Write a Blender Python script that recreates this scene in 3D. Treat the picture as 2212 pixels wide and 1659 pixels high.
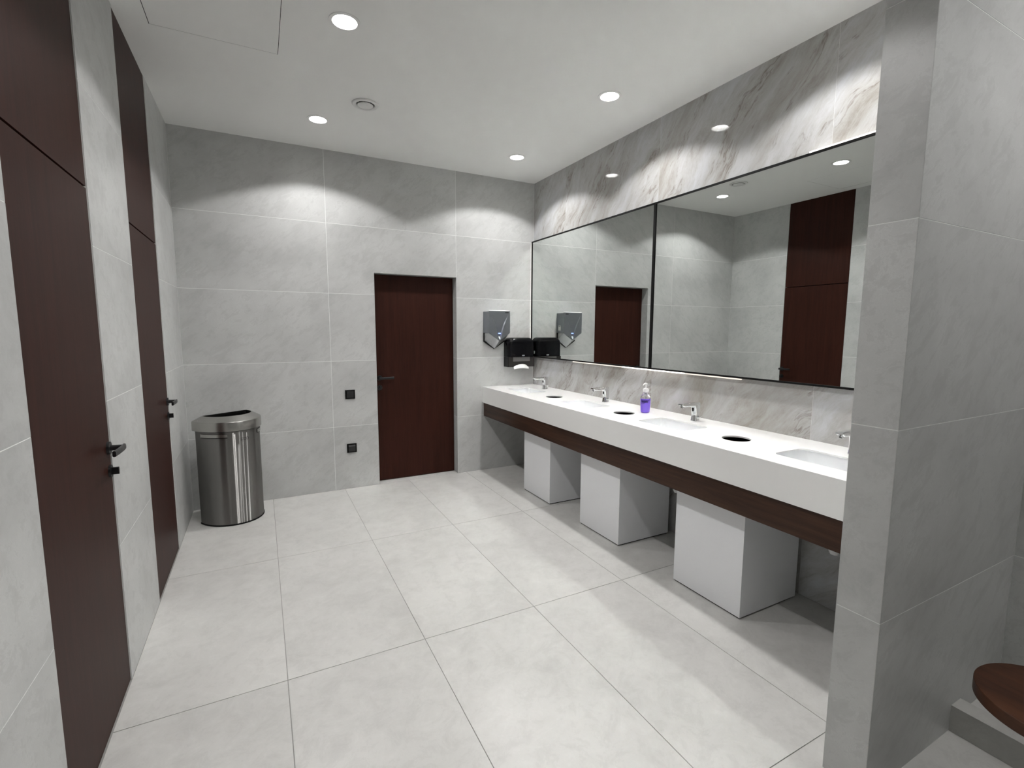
import bpy, bmesh, math, random
from mathutils import Vector, Matrix
random.seed(7)
for o in list(bpy.data.objects):
    bpy.data.objects.remove(o, do_unlink=True)
SC = bpy.context.scene
COL = SC.collection

# ------------------------------------------------------------------ camera, world, exposure
CAM_POS = Vector((0.551, -4.5582, 1.4768))
YAW, PITCH, ROLL, FPX = 0.4802, -0.1124, 0.00385, 1040.8
fwd = Vector((math.sin(YAW) * math.cos(PITCH), math.cos(YAW) * math.cos(PITCH), math.sin(PITCH)))
rgt = Vector((math.cos(YAW), -math.sin(YAW), 0))
upv = rgt.cross(fwd)
r2 = rgt * math.cos(ROLL) + upv * math.sin(ROLL)
u2 = upv * math.cos(ROLL) - rgt * math.sin(ROLL)
cam = bpy.data.cameras.new('camera')
cam.sensor_fit = 'HORIZONTAL'
cam.sensor_width = 36.0
cam.lens = FPX / 2212 * 36.0
cam.clip_start = 0.02
co = bpy.data.objects.new('camera', cam)
COL.objects.link(co)
m = Matrix((r2, u2, -fwd)).transposed().to_4x4()
m.translation = CAM_POS
co.matrix_world = m
SC.camera = co

w = bpy.data.worlds.new('world')
SC.world = w
w.use_nodes = True
w.node_tree.nodes['Background'].inputs[0].default_value = (0.6, 0.62, 0.65, 1)
w.node_tree.nodes['Background'].inputs[1].default_value = 0.0

vs = SC.view_settings
vs.view_transform = 'Standard'
vs.look = 'None'
vs.gamma = 1.0
vs.use_curve_mapping = False
vs.exposure = 0.0
LAMP_W = 58.0          # spot power of every ceiling downlight
LAMP_COL = (1.0, 0.99, 0.975)
try:
    SC.cycles.caustics_reflective = True
    SC.cycles.max_bounces = 9
    SC.cycles.diffuse_bounces = 6
    SC.cycles.glossy_bounces = 8
    SC.cycles.blur_glossy = 0.0
    SC.cycles.sample_clamp_indirect = 0.0
    SC.cycles.use_light_tree = False
except Exception:
    pass

# ------------------------------------------------------------------ room dimensions (metres)
W, H = 3.18, 2.9965
Z0, DZ = 0.589, 0.6
ROWS = [0.0, Z0, Z0 + DZ, Z0 + 2 * DZ, Z0 + 3 * DZ, H]
YEND = -6.3
PX, PYA, PYB = 2.182, -3.730, -3.857       # partition end face and its two sides
DOOR_L = ((-2.860, -2.143), (-1.493, -0.766))
LAMPS = [(1.002, -0.610), (1.000, -1.880), (2.655, -1.885), (2.648, -0.610),
         (2.655, -3.160), (1.000, -3.155), (2.800, -4.660)]
VENT = (1.262, -1.018)
HATCH = (0.130, 0.716, -2.000, -1.400)

# ------------------------------------------------------------------ materials
def S(r, g, b):
    f = lambda c: (c / 255 / 12.92) if c / 255 <= 0.04045 else ((c / 255 + 0.055) / 1.055) ** 2.4
    return (f(r), f(g), f(b), 1)

class NT:
    def __init__(self, name):
        self.m = bpy.data.materials.new(name)
        self.m.use_nodes = True
        self.t = self.m.node_tree
        self.b = self.t.nodes['Principled BSDF']
    def n(self, typ, **kw):
        nd = self.t.nodes.new(typ)
        for k, v in kw.items():
            if isinstance(k, str) and hasattr(nd, k):
                setattr(nd, k, v)
        return nd
    def l(self, a, b):
        self.t.links.new(a, b)
    def coord(self, scale=(1, 1, 1), rot=(0, 0, 0), rnd=0.0):
        tc = self.n('ShaderNodeTexCoord')
        mp = self.n('ShaderNodeMapping')
        mp.inputs['Scale'].default_value = scale
        mp.inputs['Rotation'].default_value = rot
        if rnd:
            oi = self.n('ShaderNodeObjectInfo')
            mm = self.n('ShaderNodeVectorMath', operation='SCALE')
            cb = self.n('ShaderNodeCombineXYZ')
            for i, f in enumerate((1.0, 0.61, 1.37)):
                ml = self.n('ShaderNodeMath', operation='MULTIPLY')
                ml.inputs[1].default_value = f
                self.l(oi.outputs['Random'], ml.inputs[0])
                self.l(ml.outputs[0], cb.inputs[i])
            mm.inputs['Scale'].default_value = rnd
            self.l(cb.outputs[0], mm.inputs[0])
            ad = self.n('ShaderNodeVectorMath', operation='ADD')
            self.l(tc.outputs['Object'], ad.inputs[0])
            self.l(mm.outputs[0], ad.inputs[1])
            self.l(ad.outputs[0], mp.inputs[0])
        else:
            self.l(tc.outputs['Object'], mp.inputs[0])
        return mp.outputs[0]
    def noise(self, vec, scale, detail=4, rough=0.55, dist=0.0):
        nd = self.n('ShaderNodeTexNoise')
        nd.inputs['Scale'].default_value = scale
        nd.inputs['Detail'].default_value = detail
        nd.inputs['Roughness'].default_value = rough
        nd.inputs['Distortion'].default_value = dist
        self.l(vec, nd.inputs['Vector'])
        return nd.outputs['Fac']
    def ramp(self, fac, stops):
        nd = self.n('ShaderNodeValToRGB')
        el = nd.color_ramp.elements
        while len(el) < len(stops):
            el.new(0.5)
        for e, (p, c) in zip(el, stops):
            e.position = p
            e.color = c if len(c) == 4 else (*c, 1)
        self.l(fac, nd.inputs[0])
        return nd.outputs[0]
    def mix(self, fac, a, b, mode='MIX'):
        nd = self.n('ShaderNodeMix', data_type='RGBA', blend_type=mode)
        for s, v in ((nd.inputs[0], fac), (nd.inputs[6], a), (nd.inputs[7], b)):
            if hasattr(v, 'is_linked'):
                self.l(v, s)
            else:
                s.default_value = v
        return nd.outputs[2]
    def bump(self, h, strength=0.1, dist=0.002):
        nd = self.n('ShaderNodeBump')
        nd.inputs['Strength'].default_value = strength
        nd.inputs['Distance'].default_value = dist
        self.l(h, nd.inputs['Height'])
        self.l(nd.outputs[0], self.b.inputs['Normal'])
    def setp(self, rough=None, metal=None, spec=None, base=None):
        if rough is not None: self.b.inputs['Roughness'].default_value = rough
        if metal is not None: self.b.inputs['Metallic'].default_value = metal
        if spec is not None: self.b.inputs['Specular IOR Level'].default_value = spec
        if base is not None: self.b.inputs['Base Color'].default_value = base
        return self

def g3(v, t=(1, 1, 1)):
    return (v * t[0], v * t[1], v * t[2], 1)

def stone(name, v, tint, lo, hi, rough, scale=1.0, veins=0.35, rnd=37.0, spec=0.45):
    k = NT(name)
    c = k.coord((1, 1, 1), (0, 0, 0), rnd)
    big = k.noise(c, 1.5 * scale, 5, 0.66, 0.0)
    base = k.ramp(big, [(0.30, g3(v * lo, tint)), (0.70, g3(v * hi, tint))])
    c2 = k.coord((1.0, 1.0, 1.0), (0.35, 0.62, 0.35), rnd)
    st = k.n('ShaderNodeMapping')
    st.inputs['Scale'].default_value = (0.55, 1.0, 1.5)
    k.l(c2, st.inputs[0])
    vn = k.noise(st.outputs[0], 11.0 * scale, 6, 0.80, 0.4)
    vein = k.ramp(vn, [(0.465, (0, 0, 0)), (0.50, (veins,) * 3), (0.53, (0, 0, 0))])
    vm2 = k.mix(1.0, vein, k.ramp(big, [(0.40, (0.1, 0.1, 0.1)), (0.62, (1, 1, 1))]), 'MULTIPLY')
    col = k.mix(vm2, base, g3(v * 1.5, tint))
    mott = k.ramp(vn, [(0.30, (0.89, 0.89, 0.89)), (0.70, (1.09, 1.09, 1.09))])
    col = k.mix(1.0, col, mott, 'MULTIPLY')
    k.l(col, k.b.inputs['Base Color'])
    k.setp(rough, spec=spec)
    return k.m

M = {}
M['wall_tile'] = stone('grey_wall_tile', 0.50, (0.99, 1.0, 0.985), 0.88, 1.10, 0.36, 1.0, 0.26)
M['floor_tile'] = stone('pale_floor_tile', 0.56, (1.0, 0.99, 0.955), 0.93, 1.06, 0.32, 0.8, 0.08, spec=0.4)
M['wall_grout'] = NT('pale_wall_grout').setp(0.8, base=(0.84, 0.85, 0.83, 1)).m
M['floor_grout'] = NT('grey_floor_grout').setp(0.85, base=(0.30, 0.295, 0.28, 1)).m
M['kerb'] = stone('pale_kerb_tile', 0.50, (1.0, 0.99, 0.95), 0.93, 1.06, 0.4, 0.9, 0.12)

def paint(name, v, tint, rough):
    k = NT(name)
    c = k.coord()
    f = k.noise(c, 120, 3, 0.6)
    k.setp(rough, base=g3(v, tint), spec=0.3)
    k.bump(f, 0.04, 0.001)
    return k.m
M['ceiling'] = paint('white_ceiling_paint', 0.80, (1.0, 1.0, 0.985), 0.75)
M['white_metal'] = NT('white_painted_metal').setp(0.45, base=(0.78, 0.78, 0.77, 1), spec=0.4).m
M['vent'] = NT('white_vent_plastic').setp(0.45, base=(0.66, 0.66, 0.65, 1)).m

def marble():
    k = NT('polished_marble')
    # slab plane is yz; veins rise towards the viewer's side (-y)
    c = k.coord((1, 1.0, 1.0), (math.radians(-38), 0, 0), 23.0)
    warp = k.noise(c, 1.6, 3, 0.55, 0.0)
    wcb = k.n('ShaderNodeCombineXYZ')
    k.l(warp, wcb.inputs[1]); k.l(warp, wcb.inputs[0])
    wv = k.n('ShaderNodeVectorMath', operation='SCALE')
    wv.inputs['Scale'].default_value = 0.30
    k.l(wcb.outputs[0], wv.inputs[0])
    ad = k.n('ShaderNodeVectorMath', operation='ADD')
    k.l(c, ad.inputs[0]); k.l(wv.outputs[0], ad.inputs[1])
    st = k.n('ShaderNodeMapping')
    st.inputs['Scale'].default_value = (1, 2.6, 0.70)
    k.l(ad.outputs[0], st.inputs[0])
    sv = st.outputs[0]
    broad = k.noise(sv, 0.9, 6, 0.62, 0.1)
    fineb = k.noise(sv, 3.2, 9, 0.78, 0.25)
    base = k.ramp(broad, [(0.34, (0.36, 0.35, 0.33)), (0.50, (0.47, 0.47, 0.47)), (0.68, (0.53, 0.545, 0.57))])
    rough_ = k.ramp(fineb, [(0.34, (0.66, 0.625, 0.57)), (0.46, (0.90, 0.88, 0.85)), (0.60, (1.04, 1.05, 1.06))])
    col = k.mix(1.0, base, rough_, 'MULTIPLY')
    line = k.ramp(broad, [(0.462, (0, 0, 0)), (0.472, (1, 1, 1)), (0.482, (0, 0, 0))])
    lm = k.mix(1.0, line, k.ramp(fineb, [(0.44, (0.75, 0.75, 0.75)), (0.56, (0, 0, 0))]), 'MULTIPLY')
    col = k.mix(lm, col, (0.19, 0.165, 0.14, 1))
    k.l(col, k.b.inputs['Base Color'])
    k.setp(0.02, spec=0.5)
    return k.m
M['marble'] = marble()

def wood(name, dark, light, grain=(1, 1, 1), rough=0.35, spec=0.5, gs=40):
    k = NT(name)
    c = k.coord(grain, (0, 0, 0), 11.0)
    g = k.noise(c, gs, 6, 0.65, 0.6)
    g2 = k.noise(c, gs * 0.2, 4, 0.6, 0.8)
    mixf = k.mix(0.5, g, g2)
    col = k.ramp(mixf, [(0.38, dark), (0.62, light)])
    k.l(col, k.b.inputs['Base Color'])
    k.setp(rough, spec=spec)
    k.bump(g, 0.08, 0.0006)
    return k.m
M['door'] = wood('dark_brown_door_veneer', (0.026, 0.0080, 0.0052), (0.040, 0.0125, 0.0082), (1, 1, 0.05), 0.45, 0.11, 90)
M['fascia'] = wood('walnut_fascia', (0.020, 0.0085, 0.005), (0.062, 0.028, 0.016), (1, 0.06, 1), 0.36, 0.25, 34)
M['stool_wood'] = wood('walnut_stool', (0.036, 0.0125, 0.0058), (0.085, 0.032, 0.0145), (1, 0.12, 1), 0.45, 0.25, 26)

M['solid_white'] = NT('white_solid_surface').setp(0.16, base=(0.85, 0.85, 0.84, 1), spec=0.5).m
M['ceramic'] = NT('white_ceramic').setp(0.07, base=(0.80, 0.81, 0.82, 1), spec=0.6).m
M['box_white'] = NT('white_laminate').setp(0.40, base=(0.80, 0.81, 0.83, 1), spec=0.35).m
M['black'] = NT('matt_black').setp(0.5, base=(0.005, 0.005, 0.005, 1), spec=0.15).m
M['liner'] = NT('dark_brown_liner').setp(0.8, base=(0.016, 0.008, 0.006, 1), spec=0.05).m
M['black_metal'] = NT('black_metal').setp(0.30, base=(0.010, 0.010, 0.011, 1), spec=0.5).m
M['black_gloss'] = NT('black_gloss_plastic').setp(0.07, base=(0.004, 0.004, 0.005, 1), spec=0.22).m
M['smoke'] = NT('smoky_plastic').setp(0.15, base=(0.030, 0.027, 0.026, 1), spec=0.3).m
M['paper'] = NT('white_paper').setp(0.9, base=(0.82, 0.82, 0.81, 1), spec=0.1).m
M['dark_gap'] = NT('dark_gap').setp(0.9, base=(0.006, 0.006, 0.006, 1), spec=0.1).m
M['chrome'] = NT('chrome').setp(0.06, 1.0, base=(0.82, 0.83, 0.84, 1)).m
M['mirror'] = NT('mirror_silver').setp(0.0, 1.0, base=(0.80, 0.83, 0.81, 1)).m
M['print_black'] = NT('black_print').setp(0.5, base=(0.006, 0.006, 0.006, 1)).m
M['sticker'] = NT('white_sticker_and_highlight').setp(0.5, base=(0.75, 0.75, 0.75, 1)).m
M['plastic_white'] = NT('white_plastic').setp(0.35, base=(0.82, 0.82, 0.82, 1)).m
M['pipe_white'] = NT('white_pipe_plastic').setp(0.35, base=(0.62, 0.62, 0.62, 1)).m

def steel(name, base, rough, an):
    k = NT(name)
    k.setp(rough, metal=1.0, base=base)
    if an:      # vertically brushed sheet: reflections stay narrow sideways and stretch upwards
        gl = k.n('ShaderNodeBsdfAnisotropic')
        gl.inputs['Color'].default_value = base
        gl.inputs['Roughness'].default_value = rough
        gl.inputs['Anisotropy'].default_value = an
        gl.inputs['Rotation'].default_value = 0.0
        tg = k.n('ShaderNodeTangent', direction_type='RADIAL', axis='Z')
        k.l(tg.outputs[0], gl.inputs['Tangent'])
        bp = k.n('ShaderNodeBump')
        bp.inputs['Strength'].default_value = 0.30
        bp.inputs['Distance'].default_value = 0.003
        k.l(k.noise(k.coord((1, 1, 0.004)), 24.0, 2, 0.6), bp.inputs['Height'])
        k.l(bp.outputs[0], gl.inputs['Normal'])
        k.l(gl.outputs[0], k.t.nodes['Material Output'].inputs['Surface'])
    return k.m
M['steel'] = steel('brushed_steel', (0.42, 0.41, 0.395, 1), 0.36, 0.88)
M['steel_lid'] = steel('brushed_steel_lid', (0.46, 0.45, 0.43, 1), 0.27, 0)
M['dryer'] = NT('dark_silver_shell').setp(0.30, 0.75, base=(0.25, 0.265, 0.29, 1)).m
M['dryer_lip'] = NT('silver_shell').setp(0.28, 0.75, base=(0.48, 0.49, 0.50, 1)).m

def glassy(name, col, rough=0.02, ior=1.45):
    k = NT(name)
    k.setp(rough, base=col)
    k.b.inputs['Transmission Weight'].default_value = 1.0
    k.b.inputs['IOR'].default_value = ior
    return k.m
M['soap'] = NT('violet_soap').setp(0.06, base=(0.235, 0.13, 0.72, 1), spec=0.5).m
M['soap'].node_tree.nodes['Principled BSDF'].inputs['Subsurface Weight'].default_value = 0.3
M['clear'] = glassy('clear_plastic', (0.93, 0.92, 0.97, 1), 0.03, 1.2)
M['label_violet'] = NT('dark_violet_print').setp(0.4, base=(0.045, 0.018, 0.20, 1)).m

def emit(name, col, s):
    mt = bpy.data.materials.new(name)
    mt.use_nodes = True
    t = mt.node_tree
    t.nodes.clear()
    e = t.nodes.new('ShaderNodeEmission')
    e.inputs[0].default_value = (*col, 1)
    e.inputs[1].default_value = s
    o = t.nodes.new('ShaderNodeOutputMaterial')
    t.links.new(e.outputs[0], o.inputs[0])
    return mt
M['lamp'] = emit('lamp_glow', LAMP_COL, 55.0)
M['lamp'].cycles.emission_sampling = 'NONE'      # the beam light carries the illumination
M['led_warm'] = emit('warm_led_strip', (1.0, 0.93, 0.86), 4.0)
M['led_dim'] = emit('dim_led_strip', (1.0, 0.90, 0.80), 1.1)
M['led_blue'] = emit('blue_indicator', (0.25, 0.35, 1.0), 3.0)
for k_ in ('led_warm', 'led_dim', 'led_blue'):
    M[k_].cycles.emission_sampling = 'NONE'      # weak glows, found by bounced rays

# ------------------------------------------------------------------ mesh helpers
class MB:
    def __init__(self):
        self.bm = bmesh.new()
    def box(self, x0, x1, y0, y1, z0, z1):
        v = [self.bm.verts.new(p) for p in ((x0, y0, z0), (x1, y0, z0), (x1, y1, z0), (x0, y1, z0),
                                            (x0, y0, z1), (x1, y0, z1), (x1, y1, z1), (x0, y1, z1))]
        for f in ((3, 2, 1, 0), (4, 5, 6, 7), (0, 1, 5, 4), (1, 2, 6, 5), (2, 3, 7, 6), (3, 0, 4, 7)):
            self.bm.faces.new([v[i] for i in f])
        return self
    def prism(self, poly, axis, a, b):
        """extrude a 2D polygon along axis from a to b. axis x: poly=(y,z); y: (x,z); z: (x,y)"""
        def P(q, t):
            return {'x': (t, q[0], q[1]), 'y': (q[0], t, q[1]), 'z': (q[0], q[1], t)}[axis]
        va = [self.bm.verts.new(P(q, a)) for q in poly]
        vb = [self.bm.verts.new(P(q, b)) for q in poly]
        self.bm.faces.new(va)
        self.bm.faces.new(list(reversed(vb)))
        n = len(poly)
        for i in range(n):
            j = (i + 1) % n
            self.bm.faces.new((va[i], vb[i], vb[j], va[j]))
        return self
    def loft(self, rings, cap0=True, cap1=True, closed=True):
        vr = [[self.bm.verts.new(p) for p in r] for r in rings]
        n = len(vr[0])
        for a, b in zip(vr, vr[1:]):
            for i in range(n if closed else n - 1):
                j = (i + 1) % n
                self.bm.faces.new((a[i], a[j], b[j], b[i]))
        if cap0: self.bm.faces.new(list(reversed(vr[0])))
        if cap1: self.bm.faces.new(vr[-1])
        return self
    def lathe(self, prof, c=(0, 0, 0), n=32, cap0=True, cap1=True, sx=1.0, sy=1.0):
        rings = [[(c[0] + r * sx * math.cos(2 * math.pi * i / n), c[1] + r * sy * math.sin(2 * math.pi * i / n), c[2] + z)
                  for i in range(n)] for r, z in prof]
        return self.loft(rings, cap0, cap1)
    def tube(self, pts, rad, n=12, caps=True):
        pts = [Vector(p) for p in pts]
        rings = []
        up = Vector((0.013, 0.021, 1)).normalized()
        for i, p in enumerate(pts):
            d = (pts[min(i + 1, len(pts) - 1)] - pts[max(i - 1, 0)]).normalized()
            a = d.cross(up)
            if a.length < 1e-3: a = d.cross(Vector((1, 0, 0)))
            a.normalize()
            b = d.cross(a).normalized()
            r = rad[i] if isinstance(rad, (list, tuple)) else rad
            rings.append([tuple(p + a * (r * math.cos(2 * math.pi * k / n)) + b * (r * math.sin(2 * math.pi * k / n))) for k in range(n)])
        return self.loft(rings, caps, caps)
    def plate(self, outer, holes, z0, z1):
        """flat plate with holes, in the xy plane between z0 and z1"""
        def loop(poly, z):
            return [self.bm.verts.new((q[0], q[1], z)) for q in poly]
        tmp = bmesh.new()
        loops = []
        for poly in [outer] + holes:
            vs_ = [tmp.verts.new((q[0], q[1], 0)) for q in poly]
            es = [tmp.edges.new((vs_[i], vs_[(i + 1) % len(vs_)])) for i in range(len(vs_))]
            loops.append(vs_)
        bmesh.ops.triangle_fill(tmp, use_beauty=True, use_dissolve=False, edges=tmp.edges[:])
        tmp.verts.index_update()
        idx = {v: i for i, v in enumerate(tmp.verts)}
        lo = [self.bm.verts.new((v.co.x, v.co.y, z0)) for v in tmp.verts]
        hi = [self.bm.verts.new((v.co.x, v.co.y, z1)) for v in tmp.verts]
        for f in tmp.faces:
            self.bm.faces.new([lo[idx[v]] for v in f.verts])
            self.bm.faces.new([hi[idx[v]] for v in reversed(f.verts)])
        for lp in loops:
            n = len(lp)
            for i in range(n):
                a, b = idx[lp[i]], idx[lp[(i + 1) % n]]
                self.bm.faces.new((lo[a], lo[b], hi[b], hi[a]))
        tmp.free()
        return self
    def bevel(self, w, seg=2, ang=30):
        es = [e for e in self.bm.edges if len(e.link_faces) == 2 and e.calc_face_angle(0) > math.radians(ang)]
        bmesh.ops.recalc_face_normals(self.bm, faces=self.bm.faces[:])
        bmesh.ops.bevel(self.bm, geom=es, offset=w, segments=seg, affect='EDGES', profile=0.5, clamp_overlap=True)
        return self
    def build(self, name, mat, parent=None, smooth=None, base=None, recalc=True):
        if recalc:
            bmesh.ops.recalc_face_normals(self.bm, faces=self.bm.faces[:])
        if base is not None:
            bmesh.ops.translate(self.bm, verts=self.bm.verts[:], vec=-Vector(base))
        me = bpy.data.meshes.new(name)
        self.bm.to_mesh(me)
        self.bm.free()
        me.materials.append(M[mat] if isinstance(mat, str) else mat)
        if smooth:
            me.shade_smooth()
            me.set_sharp_from_angle(angle=math.radians(smooth))
        o = bpy.data.objects.new(name, me)
        COL.objects.link(o)
        if parent is not None:
            o.parent = parent
        return o

def tag(o, label=None, cat=None, group=None, kind=None):
    if label: o['label'] = label
    if cat: o['category'] = cat
    if group: o['group'] = group
    if kind: o['kind'] = kind
    return o
def empty(name, loc, label=None, cat=None, group=None, kind=None):
    o = bpy.data.objects.new(name, None)
    o.location = loc
    o.empty_display_size = 0.05
    COL.objects.link(o)
    return tag(o, label, cat, group, kind)
def struct(o, label=None):
    o['kind'] = 'structure'
    if label: o['label'] = label
    return o
def rect(a0, a1, b0, b1):
    return [(a0, b0), (a1, b0), (a1, b1), (a0, b1)]
def circ(cx, cy, r, n=40):
    return [(cx + r * math.cos(2 * math.pi * i / n), cy + r * math.sin(2 * math.pi * i / n)) for i in range(n)]
def rrect(cx, cy, hx, hy, r, n=6):
    out = []
    for sx, sy, a0 in ((1, 1, 0), (-1, 1, 90), (-1, -1, 180), (1, -1, 270)):
        for i in range(n + 1):
            a = math.radians(a0 + 90 * i / n)
            out.append((cx + sx * (hx - r) + r * math.cos(a), cy + sy * (hy - r) + r * math.sin(a)))
    return out
GAP, DEP = 0.0014, 0.0007      # half joint width, tile thickness in front of the grout bed
def tile(parent, poly, axis, face, into, mat, name='tile'):
    """tile polygon is shrunk by the caller; face = coordinate of the visible surface, into = sign towards the bed"""
    dep = 0.002 if axis == 'z' else DEP
    o = MB().prism(poly, axis, face, face + into * dep).build(name, mat, parent)
    return o
def shrink(a0, a1, b0, b1, g=GAP, e=(1, 1, 1, 1)):
    return rect(a0 + g * e[0], a1 - g * e[1], b0 + g * e[2], b1 - g * e[3])

# ------------------------------------------------------------------ floor
fl = struct(MB().box(-0.2, W + 0.2, YEND - 0.1, 0.25, -0.15, -0.002).build('floor', 'floor_grout'), 'pale grey stone tiled floor')
FX = [0.0, 0.585, 1.183, 1.785, 2.388, 2.985, W]
FY = [0.0, -1.227, -2.452, -3.652, -4.852, -6.052, YEND]
FG = 0.0016
for i in range(6):
    for j in range(6):
        x0, x1, y0, y1 = FX[i], FX[i + 1], FY[j + 1], FY[j]
        if y1 < -3.8 and x0 > 2.9:
            continue
        tile(fl, shrink(x0, x1, y0, y1, FG), 'z', 0.0, -1, 'floor_tile')
tile(fl, shrink(1.5, 2.3, 0.0, 0.14, FG), 'z', 0.0, -1, 'floor_tile', 'threshold_tile')
tile(fl, rect(2.832, W, YEND, PYB), 'z', 0.04, -1, 'floor_tile', 'tray_tile').data.transform(Matrix.Identity(4))

# ------------------------------------------------------------------ back wall with the recessed door
DX0, DX1, DZT = 1.500, 2.300, 1.988
wb = struct(MB().prism([(-0.2, 0), (DX0, 0), (DX0, DZT), (DX1, DZT), (DX1, 0), (W + 0.2, 0), (W + 0.2, H), (-0.2, H)],
                       'y', DEP, 0.2).build('wall_back', 'wall_grout'), 'grey stone tiled wall at the far end')
BX = [0.0, 1.1026, DX1, W]
for r in range(5):
    z0, z1 = ROWS[r] + (GAP if r else 0), ROWS[r + 1] - (GAP if r < 4 else 0)
    for c in range(3):
        x0, x1 = BX[c] + GAP, BX[c + 1] - GAP
        if c == 1 and z0 < DZT:
            if z1 <= DZT:
                poly = rect(x0, DX0, z0, z1)
            else:
                poly = [(x0, z0), (DX0, z0), (DX0, DZT), (x1, DZT), (x1, z1), (x0, z1)]
        else:
            poly = rect(x0, x1, z0, z1)
        tile(wb, poly, 'y', 0.0, 1, 'wall_tile')
# lining of the door recess
for r in range(4):
    z0, z1 = ROWS[r] + (GAP if r else 0), min(ROWS[r + 1] - GAP, DZT)
    MB().box(DX1 - 0.001, DX1 - 0.001 + DEP, 0.0005, 0.099, z0, z1).build('reveal_tile', 'wall_tile', wb)
    MB().box(DX0 - DEP + 0.001, DX0 + 0.001, 0.0005, 0.099, z0, z1).build('reveal_tile', 'wall_tile', wb)
MB().box(DX0 + 0.002, DX1 - 0.002, 0.0005, 0.099, DZT - 0.001, DZT + DEP).build('reveal_tile', 'wall_tile', wb)

def lever_handle(parent, side, base, wall):
    """lever handle with round rose and thumb turn. wall 'x': door face x=0 looking +x, lever runs to -y.
    wall 'y': door face looks -y, lever runs to +x."""
    if wall == 'x':
        T = lambda a, o, z: (o, -a, z)
    else:
        T = lambda a, o, z: (a, -o, z)
    def cyl(name, o0, o1, r0, r1, a, z, n=24, mat='black_metal'):
        ring = lambda o_, r_: [T(a + r_ * math.cos(2 * math.pi * i / n), o_, z + r_ * math.sin(2 * math.pi * i / n)) for i in range(n)]
        return MB().loft([ring(o0, r0), ring(o1, r1)]).build(name, mat, parent, smooth=40)
    rose = cyl('rose', 0.0, 0.009, 0.026, 0.025, 0, 0)
    cyl('neck', 0.009, 0.056, 0.0115, 0.0095, 0, 0)
    pts = [(-0.012, 0.050), (0.02, 0.052), (0.07, 0.051), (0.128, 0.047)]
    rings = []
    for a, o_ in pts:
        rings.append([T(a, o_ + q[0], q[1]) for q in rrect(0, 0, 0.0058, 0.0115, 0.005, 4)])
    MB().loft(rings).build('lever', 'black_metal', parent, smooth=40)
    cyl('thumb_turn_rose', 0.0, 0.007, 0.025, 0.024, 0, -0.093)
    MB().loft([[T(q[0], o_, -0.093 + q[1]) for q in rrect(0, 0, 0.006, 0.0145, 0.004, 4)] for o_ in (0.007, 0.030)]).build(
        'thumb_turn', 'black_metal', parent, smooth=40)

DY = 0.100
d3 = struct(empty('door_3', (DX0, DY, 0)), 'dark brown recessed door in the far wall')
leaf = MB().box(DX0 + 0.004, DX1 - 0.004, DY, DY + 0.04, 0.006, DZT - 0.004).bevel(0.0015, 1).build('door_leaf', 'door', d3, base=(DX0, DY, 0))
fr = MB().box(DX0 + 0.001, DX1 - 0.001, DY + 0.041, DY + 0.06, 0.0, DZT).build('frame', 'dark_gap', d3, base=(DX0, DY, 0))
hd = empty('handle', (0.047, 0.0, 1.012)); hd.parent = d3
lever_handle(hd, 1, None, 'y')

# ------------------------------------------------------------------ left wall with two full-height doors
wl_m = MB()
segs = [(-0.766, 0.0), (-1.493, -2.143), (-2.860, YEND)]
segs = [(min(s), max(s)) for s in segs]
for a, b in segs:
    wl_m.box(-0.2, -DEP, a, b, 0, H)
wl = struct(wl_m.build('wall_left', 'wall_grout'), 'grey stone tiled wall with two full height doors')
for a, b in segs:
    for r in range(5):
        z0, z1 = ROWS[r] + (GAP if r else 0), ROWS[r + 1] - (GAP if r < 4 else 0)
        cuts = [a, b]
        if b - a > 1.3:
            cuts = [a, -5.26, -4.06, b]
        for c0, c1 in zip(cuts, cuts[1:]):
            tile(wl, rect(c0 + (GAP if c0 != a else 0), c1 - (GAP if c1 != b else 0), z0, z1), 'x', 0.0, -1, 'wall_tile')
for k, (a, b) in enumerate(DOOR_L):
    d = struct(empty('door_%d' % (k + 1), (0, b, 0)), ['dark brown flush door nearer the camera with tall panel above',
                                                       'dark brown flush door nearer the steel bin with tall panel above'][k])
    base = (0, b, 0)
    g = 0.005
    MB().box(-0.045, -0.0035, a + g, b - g, 0.005, 1.998).bevel(0.0012, 1).build('door_leaf', 'door', d, base=base)
    MB().box(-0.045, -0.0035, a + g, b - g, 2.006, H - 0.001).bevel(0.0012, 1).build('transom_panel', 'door', d, base=base)
    MB().box(-0.075, -0.047, a + 0.0005, b - 0.0005, 0.001, H - 0.001).build('frame', 'dark_gap', d, base=base)
    hd = empty('handle', (-0.0035, -0.030, 1.006)); hd.parent = d
    lever_handle(hd, 1, None, 'x')

# ------------------------------------------------------------------ right wall: marble behind the basins, tile beyond the partition
wr = struct(MB().box(W + DEP, W + 0.2, YEND, 0.2, 0, H).build('wall_right', 'wall_grout'), 'polished veined marble wall behind the basins')
MY = [PYA, -3.025, -1.812, -0.597, 0.0]
for y0, y1 in zip(MY, MY[1:]):
    tile(wr, rect(y0 + 0.0006, y1 - 0.0006, 0.0, H), 'x', W, 1, 'marble', 'marble_slab')
AY = [YEND, -5.06, PYB]
for r in range(5):
    z0, z1 = ROWS[r] + (GAP if r else 0), ROWS[r + 1] - (GAP if r < 4 else 0)
    for y0, y1 in zip(AY, AY[1:]):
        tile(wr, rect(y0 + GAP, y1 - GAP, z0, z1), 'x', W, 1, 'wall_tile')

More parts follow.
